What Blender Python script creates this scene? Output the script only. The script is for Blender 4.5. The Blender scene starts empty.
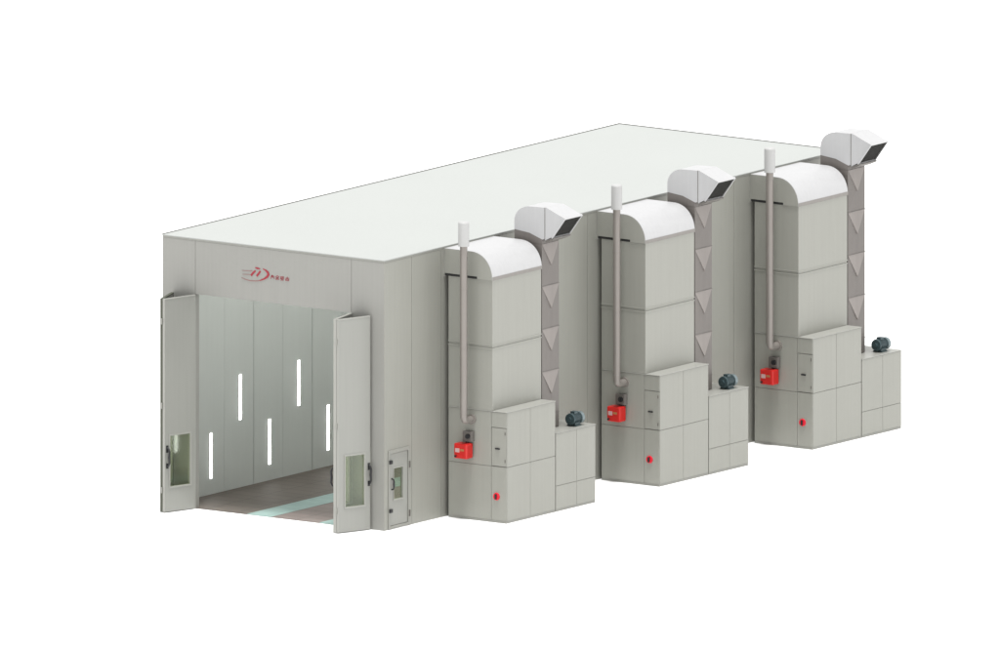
import bpy, bmesh, math, random
from mathutils import Vector, Matrix

random.seed(4)
U = 0.0275                      # one layout unit in metres
sc = bpy.context.scene
COL = sc.collection
PI = math.pi

# ------------------------------------------------------------------ materials
def new_mat(name):
    m = bpy.data.materials.new(name); m.use_nodes = True
    nt = m.node_tree
    return m, nt, nt.nodes['Principled BSDF']

def sheet(name, col, rough=0.45, metal=0.0, var=0.05, scale=0.6, bump=0.02, spec=0.5, streak=True, coat=0.0):
    """painted / galvanised sheet metal: slow tone variation, fine vertical streaks, slight waviness"""
    m, nt, b = new_mat(name)
    N, L = nt.nodes, nt.links
    tc = N.new('ShaderNodeTexCoord')
    n1 = N.new('ShaderNodeTexNoise'); n1.inputs['Scale'].default_value = scale; n1.inputs['Detail'].default_value = 5
    L.new(tc.outputs['Object'], n1.inputs['Vector'])
    mp = N.new('ShaderNodeMapping'); mp.inputs['Scale'].default_value = (9, 9, 0.35)
    L.new(tc.outputs['Object'], mp.inputs['Vector'])
    n2 = N.new('ShaderNodeTexNoise'); n2.inputs['Scale'].default_value = 1.2; n2.inputs['Detail'].default_value = 6
    L.new(mp.outputs[0], n2.inputs['Vector'])
    add = N.new('ShaderNodeMath'); add.operation = 'ADD'
    L.new(n1.outputs['Fac'], add.inputs[0]); L.new(n2.outputs['Fac'], add.inputs[1])
    mr = N.new('ShaderNodeMapRange'); mr.inputs['From Min'].default_value = 0.7; mr.inputs['From Max'].default_value = 1.3
    mr.inputs['To Min'].default_value = 1 - var; mr.inputs['To Max'].default_value = 1 + var
    L.new(add.outputs[0], mr.inputs['Value'])
    mul = N.new('ShaderNodeVectorMath'); mul.operation = 'SCALE'
    mul.inputs[0].default_value = col[:3]
    L.new(mr.outputs[0], mul.inputs['Scale'])
    L.new(mul.outputs[0], b.inputs['Base Color'])
    r = N.new('ShaderNodeMapRange'); r.inputs['To Min'].default_value = rough - .08; r.inputs['To Max'].default_value = rough + .1
    L.new(n1.outputs['Fac'], r.inputs['Value']); L.new(r.outputs[0], b.inputs['Roughness'])
    b.inputs['Metallic'].default_value = metal
    b.inputs['Specular IOR Level'].default_value = spec
    if coat: b.inputs['Coat Weight'].default_value = coat
    if bump:
        n3 = N.new('ShaderNodeTexNoise'); n3.inputs['Scale'].default_value = 1.6; n3.inputs['Detail'].default_value = 2
        L.new(tc.outputs['Object'], n3.inputs['Vector'])
        bp = N.new('ShaderNodeBump'); bp.inputs['Strength'].default_value = bump * 6; bp.inputs['Distance'].default_value = .02
        L.new(n3.outputs['Fac'], bp.inputs['Height']); L.new(bp.outputs[0], b.inputs['Normal'])
    return m

def emit(name, col, st):
    m, nt, b = new_mat(name)
    b.inputs['Base Color'].default_value = (.8, .8, .8, 1)
    b.inputs['Emission Color'].default_value = (*col, 1); b.inputs['Emission Strength'].default_value = st
    return m

def glass_mat(name, tint):
    m, nt, b = new_mat(name)
    N, L = nt.nodes, nt.links
    tr = N.new('ShaderNodeBsdfTransparent'); tr.inputs['Color'].default_value = (*tint, 1)
    gl = N.new('ShaderNodeBsdfGlossy'); gl.inputs['Roughness'].default_value = .06
    gl.inputs['Color'].default_value = (.8, .85, .8, 1)
    df = N.new('ShaderNodeBsdfDiffuse'); df.inputs['Color'].default_value = (.22, .27, .2, 1)
    mx = N.new('ShaderNodeMixShader'); mx.inputs[0].default_value = .06; L.new(tr.outputs[0], mx.inputs[1]); L.new(gl.outputs[0], mx.inputs[2])
    m2 = N.new('ShaderNodeMixShader'); m2.inputs[0].default_value = .06
    L.new(mx.outputs[0], m2.inputs[1]); L.new(df.outputs[0], m2.inputs[2])
    L.new(m2.outputs[0], N['Material Output'].inputs['Surface'])
    return m

def grate(name, col, dark, sx, sy):
    m, nt, b = new_mat(name)
    N, L = nt.nodes, nt.links
    tc = N.new('ShaderNodeTexCoord')
    br = N.new('ShaderNodeTexBrick'); br.offset = 0
    br.inputs['Color1'].default_value = (*col, 1); br.inputs['Color2'].default_value = (*[c * .9 for c in col], 1)
    br.inputs['Mortar'].default_value = (*dark, 1); br.inputs['Scale'].default_value = 1
    br.inputs['Brick Width'].default_value = sx; br.inputs['Row Height'].default_value = sy
    br.inputs['Mortar Size'].default_value = .012; br.inputs['Mortar Smooth'].default_value = .3
    L.new(tc.outputs['Object'], br.inputs['Vector'])
    n = N.new('ShaderNodeTexNoise'); n.inputs['Scale'].default_value = 1.1; n.inputs['Detail'].default_value = 6
    L.new(tc.outputs['Object'], n.inputs['Vector'])
    mr = N.new('ShaderNodeMapRange'); mr.inputs['To Min'].default_value = .8; mr.inputs['To Max'].default_value = 1.2
    L.new(n.outputs['Fac'], mr.inputs['Value'])
    v = N.new('ShaderNodeVectorMath'); v.operation = 'SCALE'
    L.new(br.outputs['Color'], v.inputs[0]); L.new(mr.outputs[0], v.inputs['Scale'])
    L.new(v.outputs[0], b.inputs['Base Color']); b.inputs['Roughness'].default_value = .6
    return m

M = {}
M['wall']    = sheet('painted_wall_panel', (.282, .282, .252), .42, var=.035)
M['groove']  = sheet('panel_joint', (.15, .145, .13), .8, bump=0)
M['roof']    = sheet('white_roof_sheet', (.405, .418, .405), .65, var=.012, scale=.3, spec=.2)
M['trim']    = sheet('roof_trim', (.27, .27, .245), .5)
M['rim']     = sheet('roof_rim', (.20, .20, .19), .6, bump=0)
M['dolive']  = sheet('dark_olive_edge', (.07, .075, .055), .7, bump=0)  # darker olive for the left outer leaf's edge strip
M['front']   = sheet('painted_front_panel', (.268, .266, .247), .42, var=.03)
M['cab']     = sheet('cabinet_paint', (.285, .285, .255), .38, var=.03)
M['hood']    = sheet('bright_zinc_sheet', (.475, .475, .48), .4, metal=.1, var=.03, scale=1.2, bump=.03)
M['duct']    = sheet('galvanised_duct', (.160, .145, .134), .5, metal=.1, var=.06, scale=2, bump=.02)
M['ductlit']   = sheet('galvanised_duct_lit', (.25, .226, .211), .5, metal=.1, var=.05, scale=2, bump=.02)  # lit copy of the duct sheet, light painted into the tone
M['shadeband']     = sheet('hood_shade_band', (.23, .215, .20), .45, metal=.2)  # browner tone imitating the hood's fall-off into shade
M['joint']   = sheet('cabinet_joint', (.19, .185, .168), .8, bump=0)
M['pipe']    = sheet('steel_flue', (.25, .228, .21), .36, metal=.25, var=.05, scale=2, bump=0)
M['cap']     = sheet('white_rain_cap', (.43, .43, .425), .5, var=.03, bump=0)
M['inside']  = sheet('inner_panel', (.46, .48, .455), .45, var=.02)
M['leaf']    = sheet('door_leaf_paint', (.285, .287, .265), .4, var=.025)
M['frame']   = sheet('window_frame_paint', (.315, .315, .29), .4, var=.02)
M['black']   = sheet('black_plastic', (.012, .012, .014), .4, bump=0)
M['dark']    = sheet('dark_gap', (.02, .02, .02), .8, bump=0)  # black for painted gap shade under the hood, and for outlet mouths
M['red']     = sheet('burner_red_enamel', (.52, .010, .008), .35, var=.04, bump=0, coat=.1)
M['redd']    = sheet('switch_red', (.70, .01, .03), .35, var=.02, bump=0)
M['logo']    = sheet('logo_red', (.27, .012, .026), .5, var=.02, bump=0)
M['logogrey']= sheet('logo_grey_red', (.24, .11, .105), .5, var=.02, bump=0)
M['valve']   = sheet('valve_grey', (.13, .12, .11), .5, bump=0)
M['motor']   = sheet('motor_teal_grey', (.042, .07, .077), .35, metal=.2, var=.1, bump=0)
M['motor2']  = sheet('motor_cover', (.17, .215, .225), .35, metal=.2, var=.1, bump=0)
M['hinge']   = sheet('hinge_steel', (.12, .11, .10), .4, metal=.6, bump=0)
M['gold']    = sheet('badge_gold', (.35, .16, .06), .4, bump=0)
M['badge']   = sheet('badge_white', (.50, .33, .32), .4, bump=0)
M['mesh']    = sheet('outlet_mesh', (.035, .034, .03), .6, metal=.3, bump=0)
M['floor']   = grate('floor_grating', (.105, .088, .072), (.03, .026, .022), 1.0, .5)
M['floor2']  = grate('floor_grating_light', (.20, .165, .15), (.08, .07, .062), 1.0, .5)
M['track']   = grate('track_teal', (.27, .385, .36), (.20, .28, .27), .5, .25)
M['light']   = emit('lamp_tube', (1, 1, .98), 9)
M['ceil']    = emit('ceiling_fill_glow', (1, 1, .98), 4.0)  # added fill glow on the unseen ceiling
M['glass']   = glass_mat('green_glass', (.90, .92, .84))

def ground_mat():
    m, nt, b = new_mat('white_studio_floor')
    N, L = nt.nodes, nt.links
    tc = N.new('ShaderNodeTexCoord'); n = N.new('ShaderNodeTexNoise'); n.inputs['Scale'].default_value = .2
    L.new(tc.outputs['Object'], n.inputs['Vector'])
    mr = N.new('ShaderNodeMapRange'); mr.inputs['To Min'].default_value = .925; mr.inputs['To Max'].default_value = .935
    L.new(n.outputs['Fac'], mr.inputs['Value'])
    cb = N.new('ShaderNodeCombineColor')
    for i in range(3): L.new(mr.outputs[0], cb.inputs[i])
    L.new(cb.outputs[0], b.inputs['Base Color'])
    b.inputs['Roughness'].default_value = 1; b.inputs['Specular IOR Level'].default_value = 0
    return m
M['ground'] = ground_mat()

# ------------------------------------------------------------------ mesh helpers
class MB:
    def __init__(s): s.bm = bmesh.new()
    def face(s, pts, flip=False):
        vs = [s.bm.verts.new(p) for p in pts]
        if flip: vs.reverse()
        return s.bm.faces.new(vs)
    def box(s, x0, x1, y0, y1, z0, z1):
        v = [s.bm.verts.new(p) for p in ((x0,y0,z0),(x1,y0,z0),(x1,y1,z0),(x0,y1,z0),(x0,y0,z1),(x1,y0,z1),(x1,y1,z1),(x0,y1,z1))]
        for f in ((3,2,1,0),(4,5,6,7),(0,1,5,4),(1,2,6,5),(2,3,7,6),(3,0,4,7)): s.bm.faces.new([v[i] for i in f])
        return s
    def prism(s, poly, y0, y1):
        """polygon in X,Z extruded along Y"""
        a = [s.bm.verts.new((x, y0, z)) for x, z in poly]; b = [s.bm.verts.new((x, y1, z)) for x, z in poly]
        n = len(poly)
        s.bm.faces.new(a); s.bm.faces.new(list(reversed(b)))
        for i in range(n): s.bm.faces.new((a[i], b[i], b[(i+1) % n], a[(i+1) % n]))
        return s
    def tube(s, path, r, seg=20, cap=True):
        path = [Vector(p) for p in path]; rs = r if isinstance(r, (list, tuple)) else [r]*len(path)
        rings = []; ref = None
        for i, p in enumerate(path):
            t = (path[min(i+1, len(path)-1)] - path[max(i-1, 0)]).normalized()
            if ref is None:
                ref = Vector((1,0,0)) if abs(t.x) < .9 else Vector((0,1,0))
            u = (ref - t*ref.dot(t)).normalized(); w = t.cross(u); ref = u
            rings.append([s.bm.verts.new(p + (u*math.cos(2*PI*k/seg) + w*math.sin(2*PI*k/seg))*rs[i]) for k in range(seg)])
        for a, b in zip(rings, rings[1:]):
            for k in range(seg): s.bm.faces.new((a[k], a[(k+1) % seg], b[(k+1) % seg], b[k]))
        if cap:
            s.bm.faces.new(list(reversed(rings[0]))); s.bm.faces.new(rings[-1])
        return s
    def stroke(s, pts, w, y):
        """flat ribbon in the X,Z plane facing -Y ; w = list or number"""
        n = len(pts); ws = w if isinstance(w, (list, tuple)) else [w]*n
        L_, R_ = [], []
        for i in range(n):
            a = Vector(pts[max(i-1,0)]); b = Vector(pts[min(i+1,n-1)]); d = (b-a).normalized(); q = Vector((-d.y, d.x))*ws[i]/2
            p = Vector(pts[i]); L_.append(p+q); R_.append(p-q)
        for i in range(n-1):
            pf = [L_[i], R_[i], R_[i+1], L_[i+1]]
            f = [s.bm.verts.new((p.x, y, p.y)) for p in pf]; b = [s.bm.verts.new((p.x, y+.35, p.y)) for p in pf]
            s.bm.faces.new(f)
            for k in range(4): s.bm.faces.new((f[k], b[k], b[(k+1)%4], f[(k+1)%4]))
        return s
    def build(s, name, mat, parent=None, bevel=0, smooth=False, xf=None, off=(0,0,0)):
        if xf is not None: bmesh.ops.transform(s.bm, matrix=xf, verts=s.bm.verts)
        bmesh.ops.translate(s.bm, vec=-Vector(off), verts=s.bm.verts)
        bmesh.ops.scale(s.bm, vec=(U,U,U), verts=s.bm.verts)
        bmesh.ops.recalc_face_normals(s.bm, faces=s.bm.faces)
        me = bpy.data.meshes.new(name); s.bm.to_mesh(me); s.bm.free()
        me.materials.append(M[mat])
        o = bpy.data.objects.new(name, me); COL.objects.link(o)
        if parent is not None: o.parent = parent
        if smooth:
            for p in me.polygons: p.use_smooth = True
            md = o.modifiers.new('split', 'EDGE_SPLIT'); md.split_angle = math.radians(35)
        if bevel:
            md = o.modifiers.new('bevel', 'BEVEL'); md.width = bevel*U; md.segments = 2; md.limit_method = 'ANGLE'
            md.harden_normals = False
        return o

def thing(name, label, cat, loc, group=None):
    o = bpy.data.objects.new(name, None); COL.objects.link(o)
    o.location = Vector(loc)*U; o.empty_display_size = .3
    o['label'] = label; o['category'] = cat
    if group: o['group'] = group
    return o

# ------------------------------------------------------------------ ground
g = MB(); g.face([(-9000,-9000,0),(9000,-9000,0),(9000,9000,0),(-9000,9000,0)])
go = g.build('ground', 'ground'); go['kind'] = 'structure'; go.location.z = -.004

# ------------------------------------------------------------------ the booth
W, H, L = 270.7, 274.5, 795.0
JL, JR, OT = -230.8, -40.2, 217.7      # opening jambs and top
booth = thing('spray_booth', 'long grey industrial spray booth with flat white roof and open folding doors', 'spray booth', (0,0,0))

# right side wall with the opening of the personnel door
w = MB()
T = 7.0
DY0, DY1, DZ = 9.0, 40.6, 76.6
def yseams(a, b, cuts, gap=.5):
    out = []; p = a
    for c in cuts:
        if a < c < b: out.append((p, c-gap/2)); p = c+gap/2
    out.append((p, b)); return out
cuts = [47.6, 96, 372-24, 372+122, 614, 714]
cuts = [47.6] + [47.6+ k*51 for k in range(1, 15)]
top = H-3.0
w.box(-T, 0, T+.05, DY0, 0, top); w.box(-.58, 0, 0, T+.05, 0, top); w.box(-T, 0, DY0, DY1, DZ, top)
for i, (a, b) in enumerate(yseams(DY1, L, cuts, .45)):
    w.box(-T, 0, a, b, 0, top)
w.build('side_wall', 'wall', booth)
w = MB(); w.box(-T+.4, -.7, DY1+3, L-1, .2, top-.2); 
for c in cuts: pass
w.build('wall_joint', 'groove', booth)
# left side wall : outer skin + inner panels with joints
w = MB(); w.box(-W, -W+5.6, T+.3, L, 0, top); w.build('side_wall', 'wall', booth)
icuts = [46.7+51*k for k in range(0, 15)]
w = MB()
prev = T+.4
for k, c in enumerate(icuts + [L-T]):
    gp = .55 if k % 2 == 0 else .18
    w.box(-W+5.9, -W+T, prev, c-gp, .6, top-4); prev = c+gp
w.build('inner_wall', 'inside', booth)
w = MB(); w.box(-W+5.65, -W+5.85, T+1, L-T-1, 1, top-5); w.build('wall_joint', 'groove', booth)
w = MB(); 
for a, b in yseams(DY1+1, L-T, icuts, .5): w.box(-T-1.1, -T-.1, a, b, .6, top-4)
w.build('inner_wall', 'inside', booth)
# back wall
w = MB(); w.box(-W+5.6, -T, L-T+.2, L, 0, top); w.build('back_wall', 'wall', booth)
w = MB()
for k in range(5):
    x0 = -W+T+.3+k*51.2; w.box(x0, x0+50.7, L-T-.9, L-T+.1, .6, top-4)
w.build('inner_wall', 'inside', booth)
# front frame
w = MB(); w.box(JR+.25, -.6, 0, T, 0, top); w.build('front_wall', 'front', booth)
w = MB(); w.box(-W, JL-.25, 0, T, 0, top); w.build('front_wall', 'front', booth)
w = MB(); w.box(JL+.2, JR-.2, 0, T, OT, top-.01); w.build('lintel', 'front', booth)
w = MB(); w.box(JL-.3, JL+.3, .6, T-1, OT+1, top-1); w.build('wall_joint', 'groove', booth)
w = MB(); w.box(JR-.3, JR+.3, .6, T-1, OT+1, top-1); w.build('wall_joint', 'groove', booth)
# roof
w = MB(); w.box(-W, 0, 0, L, top+.15, H-.9); w.build('roof_edge', 'trim', booth)
w = MB(); w.box(-W-.5, .5, -.5, L+.5, H-.85, H); rf = w.build('roof', 'roof', booth)
w = MB(); w.box(-W-.5, -W+.7, -.4, L+.5, H+.02, H+.75); w.build('roof_rim', 'rim', booth)
w = MB(); w.box(-W+.75, .5, L-.9, L+.5, H+.02, H+.75); w.build('roof_rim', 'rim', booth)
w = MB(); w.box(-W+T+.2, -T-1.3, T+.2, L-T-1.2, top-3.8, top-.2); w.build('ceiling', 'inside', booth)
for k in range(14):                                # unseen glowing panels added to brighten the interior
    for xx in (-215, -135, -60):
        w = MB(); w.box(xx-22, xx+22, 20+54*k, 56+54*k, top-4.6, top-3.9); w.build('added_ceiling_glow', 'ceil', booth)

# booth floor with gratings and two teal tracks
F = 0.0
w = MB(); w.box(-W+T+.1, -168, .6, L-T-1, F, F+.5); w.build('floor_grating', 'floor', booth)
w = MB(); w.box(-138, -79.5, .6, L-T-1, F, F+.5); w.build('floor_grating', 'floor2', booth)
w = MB(); w.box(-49.5, -T-1.2, .6, L-T-1, F, F+.5); w.build('floor_grating', 'floor', booth)
w = MB(); w.box(-167.8, -138.2, .6, L-T-1, F, F+.7); w.build('floor_track', 'track', booth)
w = MB(); w.box(-79.3, -49.7, .6, L-T-1, F, F+.7); w.build('floor_track', 'track', booth)

# strip lights on both inner walls, alternately low and high
for k in range(15):
    y = 73.2 - 51 + 51*k
    if y > L-30: break
    z0 = 69.5 if k % 2 == 0 else 17.0
    for sx in (0, 1):
        x = -W+T if sx == 0 else -T-1.1
        if sx == 1 and y < 45: continue
        d = 1 if sx == 0 else -1
        w = MB(); w.box(min(x, x+d*.5), max(x, x+d*.5), y-2.3, y+2.3, z0-.5, z0+46.1)
        fr = w.build('strip_light', 'inside', booth)
        w = MB(); w.box(min(x+d*.55, x+d*1.0), max(x+d*.55, x+d*1.0), y-1.6, y+1.6, z0, z0+45.6)
        w.build('lamp_tube', 'light', fr)

# logo on the lintel : drawn as flat raised shapes
def fx(px): return (px-384.3)/.8187
def fz(px, py): return (531 + .0974*fx(px) - py)/.9855
def P(zx, zy):                                    # coordinates measured on the sign
    px = 236+zx*.06; py = 258+zy*.06
    return (fx(px), fz(px, py))
sg = MB(); y = -.4
sg.stroke([P(252,292), P(285,250), P(325,212)], [2.2,2.1,1.9], y)
sg.stroke([P(345,300), P(378,262), P(408,218)], [2.2,2.1,1.9], y)
sg.stroke([P(322,160), P(360,172), P(402,180)], [.9,1.9,.8], y)
sg.stroke([P(450,180), P(495,203), P(532,240), P(543,275), P(520,315), P(470,348), P(400,374)], [.7,1.5,2.6,2.8,2.4,1.7,.9], y)
lo = sg.build('logo', 'logo', booth)
sg = MB()
sg.stroke([P(400,375), P(330,382), P(240,378), P(160,355), P(95,325)], [.9,.8,.7,.55,.3], y)
sg.build('swoosh', 'logogrey', lo); sg = MB()
sg.stroke([P(100,205), P(170,212), P(270,212)], [.25,.45,.5], y)
sg.build('swoosh', 'logogrey', lo); sg = MB()
sg.stroke([P(110,270), P(170,272), P(235,276)], [.25,.4,.5], y)
sg.build('swoosh', 'logogrey', lo)
# four small characters right of the emblem
sg = MB()
def glyph(cx, cy, strokes, s=1.0):
    for st in strokes:
        pts = [P(cx + a*s, cy + b*s) for a, b in st]
        sg.stroke(pts, .42, y)
glyph(610, 312, [[(-34,-4),(34,0)],[(-4,-30),(-10,4),(-34,30)],[(2,2),(16,20),(34,30)],[(-22,-18),(20,-16)]])
glyph(690, 325, [[(0,-32),(-30,-8)],[(0,-32),(30,-8)],[(-20,-4),(20,-2)],[(-28,12),(28,14)],[(0,-4),(0,30)],[(-32,30),(32,32)]])
glyph(770, 336, [[(-30,-24),(30,-22)],[(-20,-8),(20,-6)],[(-20,-24),(-20,10)],[(20,-24),(20,10)],[(-34,10),(34,12)],[(0,12),(0,32)],[(-26,32),(26,32)]])
glyph(856, 345, [[(-32,-10),(32,-8)],[(0,-32),(0,6)],[(-26,8),(26,10)],[(-26,8),(-26,30)],[(26,8),(26,30)],[(-26,30),(26,32)]])
sg.build('lettering', 'logo', lo)

# ------------------------------------------------------------------ folding doors
def leaf(p0, p1, zb, zt, win, handle, side, th=2.6, hz=(47, 66), edge='frame'):
    """door leaf standing on the line p0->p1; side=+1: interior face on the right-hand (camera) side.
    win=(u0,u1,z0,z1) in fractions along the leaf; handle=list of (u, face)"""
    p0 = Vector(p0); p1 = Vector(p1); d = p1-p0; ln = d.length; a = math.atan2(d.y, d.x)
    xf = Matrix.Translation((p0.x, p0.y, 0)) @ Matrix.Rotation(a, 4, 'Z')
    t0, t1 = -th/2, th/2
    u0, u1, z0, z1 = win; u0 *= ln; u1 *= ln
    m = MB()
    m.box(0, u0, t0, t1, zb, zt); m.box(u1, ln, t0, t1, zb, zt)
    m.box(u0, u1, t0, t1, zb, z0); m.box(u0, u1, t0, t1, z1, zt)
    bmesh.ops.remove_doubles(m.bm, verts=m.bm.verts, dist=1e-4)
    root = m.build('door_leaf', 'leaf', booth, xf=xf)
    m = MB(); fw = 1.5
    for s in (-1, 1):
        ya, yb = (t1+.05, t1+.7) if s > 0 else (t0-.7, t0-.05)
        m.box(u0-fw, u0, ya, yb, z0-fw, z1+fw); m.box(u1, u1+fw, ya, yb, z0-fw, z1+fw)
        m.box(u0, u1, ya, yb, z0-fw, z0); m.box(u0, u1, ya, yb, z1, z1+fw)
    m.build('window_frame', 'frame', root, xf=xf, bevel=.2)
    m = MB(); m.box(u0+.02, u1-.02, -.25, .25, z0+.02, z1-.02); m.build('window_pane', 'glass', root, xf=xf)
    # capping strips on the free edges and top
    m = MB(); m.box(-.5, ln+.5, t0-.25, t1+.25, zt+.02, zt+1.0); m.box(ln+.02, ln+.5, t0-.25, t1+.25, zb, zt); m.box(-.5, -.02, t0-.25, t1+.25, zb, zt)
    m.build('edge_strip', edge, root, xf=xf)
    for (hu, s) in handle:
        hx = hu*ln; y0 = (t1 if s > 0 else t0)
        hz0, hz1 = hz
        m = MB()
        pts = [(hx, y0, hz0), (hx, y0+s*2.6, hz0+1.0), (hx, y0+s*4.0, hz0+4), (hx, y0+s*3.4, (hz0+hz1)/2), (hx, y0+s*4.0, hz1-4), (hx, y0+s*2.6, hz1-1.0), (hx, y0, hz1)]
        m.tube(pts, [1.0,.9,1.05,1.25,1.05,.9,1.0], 10)
        m.box(hx-1.2, hx+1.2, min(y0+s*.05, y0+s*.7), max(y0+s*.05, y0+s*.7), hz1-5, hz1+2.2)
        m.box(hx-1.2, hx+1.2, min(y0+s*.05, y0+s*.7), max(y0+s*.05, y0+s*.7), hz0-2.2, hz0+3)
        m.build('handle', 'black', root, xf=xf, smooth=True)
    # hinges on the first edge
    for hz_ in (zb+22, (zb+zt)/2, zt-22):
        m = MB(); m.tube([(-1.0, 0, hz_-3), (-1.0, 0, hz_+3)], .8, 10)
        m.build('hinge', 'trim', root, xf=xf, smooth=True)
    return root

RT = (-32.3, -39.8); LT = (-241.5, -39.2)
RE = (-16.6, -2.9)
LE = (-257.2, -2.5)
ZB, ZT = .8, 216.2
leaf((JR, -1.6), RT, ZB, ZT, (.19, .81, 26, 77.5), [(.95, -1)], 1)           # right pair
leaf((RT[0]+2.9, RT[1]+.3), RE, ZB, ZT, (.22, .82, 26, 77.5), [(.965, -1)], 1)
leaf((JL, -1.6), LT, ZB, ZT, (.17, .83, 26, 77.5), [(.93, 1)], 1)            # left pair
leaf((LT[0]-2.9, LT[1]+.3), LE, ZB, ZT, (.19, .81, 26, 77.5), [(.93, 1)], 1, edge='dolive')

# ------------------------------------------------------------------ personnel door in the right wall
m = MB()   # frame around
m.box(.05, 1.1, 6.2, DY0, .5, DZ+3.6); m.box(.05, 1.1, DY1, DY1+2.8, .5, DZ+3.6)
m.box(.05, 1.1, DY0, DY1, DZ, DZ+3.6); m.box(.05, 1.1, DY0, DY1, .5, 3.2)
pf = m.build('personnel_door', 'trim', booth, bevel=.25)
m = MB(); a, b, z0, z1 = 16.2, 32.2, 29.5, 61.0
m.box(-3, -.1, DY0+.4, a, 3.6, DZ-.5); m.box(-3, -.1, b, DY1-.4, 3.6, DZ-.5)
m.box(-3, -.1, a, b, 3.6, z0); m.box(-3, -.1, a, b, z1, DZ-.5)
bmesh.ops.remove_doubles(m.bm, verts=m.bm.verts, dist=1e-4)
m.build('door_panel', 'leaf', pf)
m = MB(); m.box(-1.8, -1.4, a+.02, b-.02, z0+.02, z1-.02); m.build('window_pane', 'glass', pf)
m = MB()
m.box(-.05, .5, a-1.1, a, z0-1.1, z1+1.1); m.box(-.05, .5, b, b+1.1, z0-1.1, z1+1.1); m.box(-.05, .5, a, b, z0-1.1, z0); m.box(-.05, .5, a, b, z1, z1+1.1)
m.build('window_frame', 'frame', pf, bevel=.15)
for zz in (68.5, 19.0):
    m = MB(); m.box(1.15, 3.0, 6.6, 11.0, zz-1.9, zz+1.9); m.box(.2, 1.6, 10.6, 12.6, zz-1.0, zz+1.0)
    m.build('latch', 'black', pf, bevel=.3)
m = MB()
m.tube([(0,12.9,40), (2.2,12.9,40.6), (3.0,12.9,43), (2.7,12.9,45.5), (3.0,12.9,48.5), (2.2,12.9,50.6), (0,12.9,51)], [.8,.7,.85,.95,.85,.7,.8], 10)
m.build('handle', 'black', pf, smooth=True)
for zz in (62, 12.5):
    m = MB(); m.tube([(1.4, 42.2, zz-3.2), (1.4, 42.2, zz+3.2)], .9, 10); m.build('hinge', 'hinge', pf, smooth=True)

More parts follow.
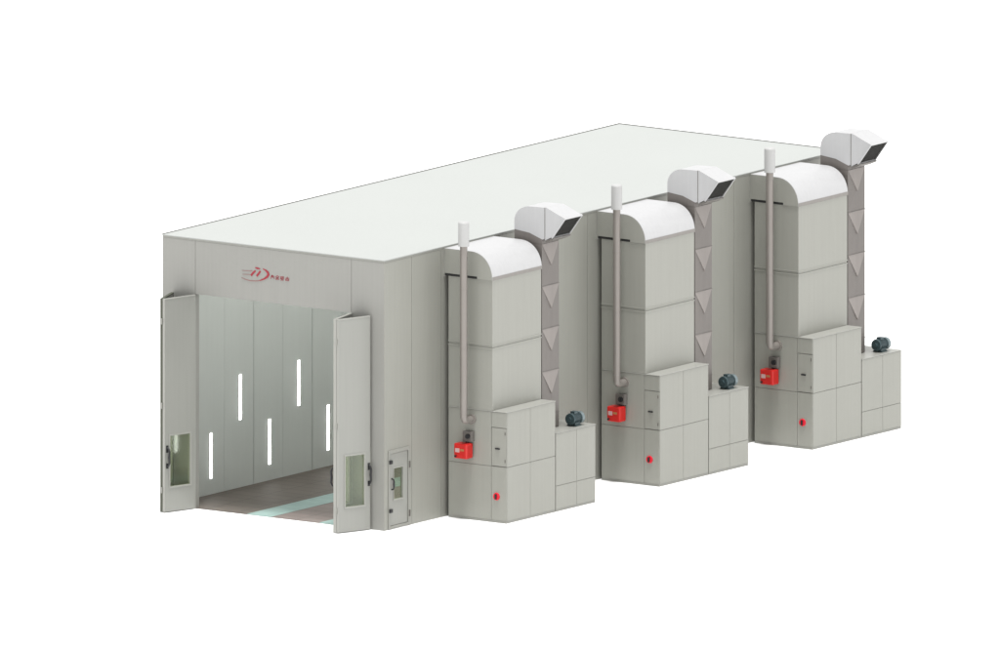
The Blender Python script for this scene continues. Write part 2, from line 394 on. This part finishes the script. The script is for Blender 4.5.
# ------------------------------------------------------------------ heating unit (local frame: x from the wall, y from the unit front)
def make_heater():
    O = (0,0,0)
    t = thing('heating_unit', '', 'heating unit', (0, 104.5, 0), 'heating units standing along the booth wall')
    X0, XC, XT, D = 5.0, 76.0, 58.8, 85.0
    ZC, ZTW, ZH = 112.6, 245.0, 272.6
    gp = .22
    # cabinet core and plinth
    m = MB(); m.box(X0+.8, XC-.8, .8, D-.3, .3, ZC-.8); m.build('cabinet', 'joint', t)
    def panel(nm, face, a0, a1, z0, z1, mat='cab', bev=.12, g=.2, th=.75):
        m = MB()
        if face == 'f': m.box(a0+g, a1-g, 0, th, z0+g, z1-g)
        else: m.box(XC-th, XC, a0+g, a1-g, z0+g, z1-g)
        return m.build(nm, mat, t, bevel=bev)
    zs = 56.8
    panel('access_panel', 'f', X0, 57.4, 2.2, zs); panel('access_panel', 'f', X0, 57.4, zs, ZC-.6)
    panel('access_panel', 'f', 57.4, XC, 2.2, zs)
    panel('access_panel', 'f', 57.4, XC, 96.5, ZC-.6)
    cd = panel('control_door', 'f', 57.4, XC, zs+.4, 96.5, 'cab', g=.45)
    panel('access_panel', 'r', .78, 41.5, 2.2, zs); panel('access_panel', 'r', 41.5, D, 2.2, zs)
    panel('access_panel', 'r', .78, 41.5, zs, ZC-.6); panel('access_panel', 'r', 41.5, D, zs, ZC-.6)
    m = MB(); m.box(X0+.2, XC-.25, .25, D-.1, .1, 2.2); m.build('plinth', 'trim', t)
    m = MB(); m.box(X0-.1, XC+.5, -.4, D+.2, ZC-.55, ZC+.25); m.build('cabinet_top', 'frame', t, bevel=.2)
    # control door details
    m = MB(); m.box(62.6, 68.0, -1.3, -.05, 74.4, 75.9); m.build('handle', 'black', cd, bevel=.25)
    for zz in (63, 91):
        m = MB(); m.tube([(XC-1.6, -.35, zz-1.5), (XC-1.6, -.35, zz+1.5)], .4, 8); m.build('hinge', 'hinge', cd)
    # red switch
    m = MB(); m.tube([(63.9, 0, 26.5), (63.9, -1.2, 26.5)], [3.9, 3.6], 24); sw = m.build('main_switch', 'redd', t, smooth=True)
    m = MB(); m.box(62.9, 64.9, -2.6, -1.25, 23.8, 29.0); m.build('knob', 'black', sw, bevel=.3)
    # duct tower
    m = MB(); m.box(X0, XT, 0, D, ZC+.3, 176.4)
    m.box(X0+.2, XT-.2, .2, D-.2, 176.4, 178.2); m.box(X0, XT, 0, D, 178.2, ZTW)
    m.build('duct_tower', 'cab', t, bevel=.3)
    m = MB()
    m.box(X0-.2, XT+.45, -.45, D+.2, 175.1, 176.3); m.box(X0-.2, XT+.45, -.45, D+.2, 178.3, 179.5)
    m.build('duct_flange', 'cab', t, bevel=.15)
    m = MB(); m.box(-.8, 40.5, -.25, .5, ZTW+.05, ZTW+2.4); m.box(-.8, 4.8, .5, D-1, ZTW+.05, ZTW+2.0); m.build('gap_shade', 'dark', t)  # black strips standing in for the shadow gap under the hood
    # curved hood bridging to the booth wall
    poly = [(.2, ZTW+2.5), (.2, ZH), (32.5, ZH)]
    cx, cz, rx, rz = 32.5, ZTW+1.2, XT+.4-32.5, ZH-(ZTW+1.2)
    for k in range(1, 25):
        an = PI/2*(1-k/24.0); poly.append((cx+rx*math.cos(an)**.9 if k<24 else cx+rx, cz+rz*max(0,math.sin(an))))
    poly += [(XT+.4, ZTW+.1), (41, ZTW+.1), (41, ZTW+2.5)]
    m = MB(); m.prism(poly, -.6, D+.4); m.build('curved_hood', 'hood', t, smooth=True)
    m = MB(); m.box(-.1, 1.0, -1.4, D+.8, ZTW-1.0, ZH+.6)
    m.build('wall_flange', 'trim', t)
    m = MB(); m.box(XT+.42, XT+.62, -.6, D+.45, ZTW+.1, ZTW+3.4); m.build('hood_shade_band', 'shadeband', t)  # thin band painted darker as shade along the hood's bottom edge
    # side skin of the hood is the same grey as the duct
    p2 = [(p[0]*1.0, p[1]) for p in poly]
    m = MB(); m.prism([(1.1, ZTW+2.5)] + [(max(1.1, x-.35), z-.35 if z > ZTW+3 else z) for x, z in poly[1:]], -.85, -.62); m.build('hood_cheek', 'cab', t)
    # flue pipe
    px_, py_ = 33.8, -14.5
    path = [(px_, py_, 286), (px_, py_, 107.5)]
    R_ = 5.5
    for k in range(1, 9):
        an = PI/2*k/8
        path.append((px_, py_+R_*(1-math.cos(an)), 107.5-R_*math.sin(an)))
    path.append((px_, -.2, 102.0))
    m = MB(); m.tube(path, 3.7, 20); fl = m.build('flue_pipe', 'pipe', t, smooth=True)
    for zz in (110, 176, 236):
        m = MB(); m.tube([(px_, py_, zz), (px_, py_, zz+1.4)], 3.95, 20); m.build('collar', 'pipe', fl, smooth=True)
    m = MB(); m.tube([(px_, -2.0, 102), (px_, -.1, 102)], 5.2, 20); m.build('collar', 'pipe', fl, smooth=True)
    m = MB(); m.tube([(px_, py_, 279.8), (px_, py_, 303.4), (px_, py_, 304.6)], [5.5, 5.5, 4.6], 24)
    m.build('rain_cap', 'cap', fl, smooth=True)
    # burner
    m = MB(); m.box(20.6, 36.4, -13, -1.6, 63, 78.4); bu = m.build('burner', 'red', t, bevel=1.3)
    m = MB(); m.tube([(28.5, -1.7, 70.5), (28.5, -.05, 70.5)], 6.4, 24); m.build('burner_flange', 'valve', bu)
    m = MB(); m.box(22.6, 27.6, -13.35, -13.02, 69.5, 73.5); m.build('badge', 'badge', bu)
    m = MB(); m.box(28.6, 33.2, -13.35, -13.02, 71, 73.0); m.build('badge', 'gold', bu)
    m = MB(); m.tube([(23, -13.0, 65.4), (23, -14.2, 65.4)], 1.1, 12); m.build('knob', 'black', bu)
    m = MB(); m.box(25.8, 37.2, -5.2, -.05, 79.6, 90.2); gv = m.build('gas_valve', 'valve', t, bevel=.5)
    m = MB(); m.tube([(32.8, -5.2, 85.2), (32.8, -7.2, 85.2)], 2.5, 16); m.tube([(30, -3, 79.6), (30, -3, 78.2)], 1.6, 12); m.build('knob', 'black', gv, smooth=True)
    return t

def make_exhaust():
    t = thing('exhaust_unit', '', 'exhaust unit', (0, 190.0, 0), 'exhaust units beside the heating units')
    X0, XC, D, ZF = 5.0, 76.0, 69.3, 79.4
    m = MB(); m.box(X0+.8, XC-.8, .6, D-.8, .3, ZF-.8); m.build('fan_cabinet', 'joint', t)
    gp = .2
    for a0, a1 in ((.4, 36.6), (36.6, D)):
        for z0, z1 in ((2.2, 26), (26, ZF-.5)):
            m = MB(); m.box(XC-.75, XC, a0+gp, a1-gp, z0+gp, z1-gp); m.build('access_panel', 'cab', t, bevel=.12)
    m = MB(); m.box(X0, XC-.8, D-.75, D, 2.2, ZF-.6); m.box(X0, X0+.7, .5, D-.8, 2.2, ZF-.6); m.build('side_panel', 'cab', t)
    m = MB(); m.box(X0+.2, XC-.3, .5, D-.3, .1, 2.15); m.build('plinth', 'trim', t)
    m = MB(); m.box(X0-.1, XC+.4, .4, D+.3, ZF-.45, ZF+.3); m.build('cabinet_top', 'frame', t, bevel=.2)
    # duct with cross-broken panels
    xa, xb, ya, yb = 21.4, 55.0, 6.0, 35.6
    zl = [ZF+.4, 95.2, 138.8, 182.2, 225.6, 269.0]
    zt_ = 275.0
    m = MB(); bm = m.bm
    for z0, z1 in zip(zl, zl[1:]):
        z0 += .35; z1 -= .35
        def quad(a, b, c, d, n):
            A = [Vector(q) for q in (a, b, c, d)]; cen = sum(A, Vector())/4 + Vector(n)*.6
            vs = [bm.verts.new(q) for q in A]; cv = bm.verts.new(cen)
            for i in range(4): bm.faces.new((vs[i], vs[(i+1) % 4], cv))
        quad((xb,ya,z0),(xb,yb,z0),(xb,yb,z1),(xb,ya,z1),(1,0,0))
        quad((xa,ya,z0),(xb,ya,z0),(xb,ya,z1),(xa,ya,z1),(0,-1,0))
        quad((xb,yb,z0),(xa,yb,z0),(xa,yb,z1),(xb,yb,z1),(0,1,0))
        quad((xa,yb,z0),(xa,ya,z0),(xa,ya,z1),(xa,yb,z1),(-1,0,0))
    dk = m.build('exhaust_duct', 'duct', t)
    for z0, z1 in zip(zl[1:], zl[2:]):
        m = MB(); zc = z0+(z1-z0)*.47; ym = (ya+yb)/2
        A = (xb+.1, ya+.3, z1-.4); B = (xb+.1, yb-.3, z1-.4); C = (xb+.3, ym, zc-.6); Pp = (xb+1.7, ym, zc)
        v = [m.bm.verts.new(q) for q in (A, B, C, Pp)]
        for f_ in ((0,1,3),(1,2,3),(2,0,3),(0,2,1)): m.bm.faces.new([v[i] for i in f_])
        m.build('stiffener', 'ductlit', dk)  # lighter tone paints the light caught by the upward fold
    m = MB()
    m.box(xa+.4, xb-.4, ya+.4, yb-.4, zl[0], zl[-1]); m.box(xa, xb, ya+.1, yb-.1, zl[-1]+.02, 281.5)  # upper box raises the duct brown to stand in for shade low on elbow
    for z in zl[1:-1]: m.box(xa-.2, xb+.35, ya-.3, yb+.3, z-.3, z+.3)
    m.build('duct_flange', 'duct', t)
    # outlet elbow
    pts = [(xa, 281.0), (xa, 289.5)]
    cx, cz, rx, rz = 40.5, 289.5, 40.5-xa, 16.3
    for k in range(1, 13):
        an = PI - PI/2*k/12; pts.append((cx+rx*math.cos(an), cz+rz*math.sin(an)))
    pts += [(58.6, 306.3), (58.6, 274.6), (xb+.5, 273.6), (40, 279.0)]
    m = MB(); m.prism(pts, ya, yb); el = m.build('outlet_elbow', 'hood', t, smooth=True)
    m = MB(); m.prism([(58.7, 306.3), (60, 306.6), (82.4, 297.6), (67.0, 277.2), (58.7, 272.9)], ya+.05, yb-.05); m.build('outlet_spout', 'hood', t)
    m = MB(); m.box(58.35, 58.95, ya-.2, ya-.02, 272.8, 306.4); m.build('elbow_joint', 'groove', el)
    # mouth: frame and mesh, built along the slope
    a = Vector((82.4, 297.6)); b = Vector((67.0, 277.2)); d = (a-b).normalized(); n = Vector((d.y, -d.x))
    def slab(m, s0, s1, y0, y1, n0, n1):
        c = [b+d*s0+n*n0, b+d*s1+n*n0, b+d*s1+n*n1, b+d*s0+n*n1]
        m.prism([(q.x, q.y) for q in c], y0, y1)
    ln = (a-b).length
    m = MB(); slab(m, .8, ln-.5, ya+.6, yb-.6, .05, .35)
    mo = m.build('mouth', 'dark', t)
    m = MB()
    k = 0
    s = 1.5
    while s < ln-1: slab(m, s, s+.4, ya+.8, yb-.8, .5, .8); s += 1.7
    yy = ya+2
    while yy < yb-1: slab(m, 1, ln-1, yy, yy+.35, .9, 1.1); yy += 2.2
    m.build('grille', 'mesh', mo)
    m = MB(); slab(m, -.6, .8, ya-.5, yb+.5, -.3, 1.7); slab(m, ln-.5, ln+.5, ya-.5, yb+.5, -.3, 1.6)
    slab(m, .8, ln-.5, ya-.5, ya+.5, -.3, 1.6); slab(m, .8, ln-.5, yb-.5, yb+.5, -.3, 1.6)
    m.build('rim', 'hood', mo)
    m = MB(); m.prism([(59.5, 272.6), (67.2, 276.5), (69.6, 276.2), (68.6, 274.6), (60, 270.9)], ya-.3, yb+.3); m.build('under_rim_shade', 'valve', mo)  # dark strip painting in the shade beneath the mouth
    # motor on the fan cabinet
    mx, my, mz = 64.4, 50.3, ZF+7.6
    m = MB(); y0, y1 = my-7.5, my+4.5
    m.tube([(mx, y0, mz), (mx, y1, mz)], 5.3, 28)
    for k in range(28):
        an = 2*PI*k/28; c, s_ = math.cos(an), math.sin(an)
        m.tube([(mx+5.6*c, y0+.8, mz+5.6*s_), (mx+5.6*c, y1-.4, mz+5.6*s_)], .32, 4)
    mt = m.build('motor', 'motor', t)
    m = MB(); m.tube([(mx, y0, mz), (mx, y0-1.6, mz)], [6.1, 5.6], 28); m.tube([(mx, y0-1.5, mz), (mx, y0-3.0, mz)], [2.4, 2.0], 20); m.build('end_shield', 'motor', mt, smooth=True)
    m = MB(); m.tube([(mx, y1, mz), (mx, y1+4.2, mz), (mx, y1+5.4, mz)], [6.3, 6.2, 5.0], 28); m.build('fan_cover', 'motor2', mt, smooth=True)
    m = MB(); m.box(mx-5.6, mx+5.6, my-6, my+3, ZF+.35, ZF+1.5); m.box(mx-4.4, mx-3, my-6, my+3, ZF+1.5, mz-3.4); m.box(mx+3, mx+4.4, my-6, my+3, ZF+1.5, mz-3.4); m.build('foot', 'motor', mt)
    m = MB(); m.box(mx-2.6, mx+2.6, my-4.5, my+1.2, mz+4.8, mz+7.4); m.build('terminal_box', 'motor', mt, bevel=.3)
    return t

def copy_tree(o, parent=None):
    c = o.copy(); COL.objects.link(c)
    if parent is not None: c.parent = parent
    for ch in [q for q in bpy.data.objects if q.parent == o and q is not c]: copy_tree(ch, c)
    return c

STEP = 266.5
h0 = make_heater(); e0 = make_exhaust()
hl = ['grey burner cabinet with tall duct tower standing nearest the open folding doors',
      'grey burner cabinet with tall duct tower, the middle one of three along the wall',
      'grey burner cabinet with tall duct tower, farthest from the folding doors']
elb = ['low fan cabinet with motor and brown duct, the one nearest the folding doors',
       'low fan cabinet with motor and brown duct, between the middle and the farthest towers',
       'low fan cabinet with motor and brown duct at the far right end of the booth']
for i in range(3):
    h = h0 if i == 0 else copy_tree(h0)
    e = e0 if i == 0 else copy_tree(e0)
    h.location.y = (104.5+STEP*i)*U; e.location.y = (190.0+STEP*i)*U
    h['label'] = hl[i]; e['label'] = elb[i]

# ------------------------------------------------------------------ light
wd = bpy.data.worlds.new('World'); sc.world = wd; wd.use_nodes = True
bg = wd.node_tree.nodes['Background']; bg.inputs[0].default_value = (1, 1, 1, 1); bg.inputs[1].default_value = 1.0
sl = bpy.data.lights.new('key_light', 'SUN'); sl.energy = 3.4; sl.angle = math.radians(12); sl.color = (1, .995, .98)
so = bpy.data.objects.new('key_light', sl); COL.objects.link(so)
dv = Vector((.12, -.13, 1.0))             # towards the light
so.rotation_euler = dv.to_track_quat('Z', 'Y').to_euler()

# ------------------------------------------------------------------ camera (the picture is a parallel projection)
e = math.radians(9.77); al = math.radians(35.04)
f = Vector((-math.sin(al)*math.cos(e), math.cos(al)*math.cos(e), -math.sin(e)))
T0 = Vector((0, 201.5, (531-28.0-325)/.9855))*U
cd = bpy.data.cameras.new('camera'); cam = bpy.data.objects.new('camera', cd); COL.objects.link(cam)
cd.type = 'ORTHO'; cd.ortho_scale = 1000*U; cd.clip_end = 600
cam.location = T0 - f*900*U*1.6
cam.rotation_euler = f.to_track_quat('-Z', 'Y').to_euler()
sc.camera = cam

sc.render.engine = 'CYCLES'
sc.cycles.max_bounces = 10; sc.cycles.diffuse_bounces = 4; sc.cycles.transparent_max_bounces = 12
sc.view_settings.view_transform = 'Standard'; sc.view_settings.look = 'None'; sc.view_settings.exposure = 0
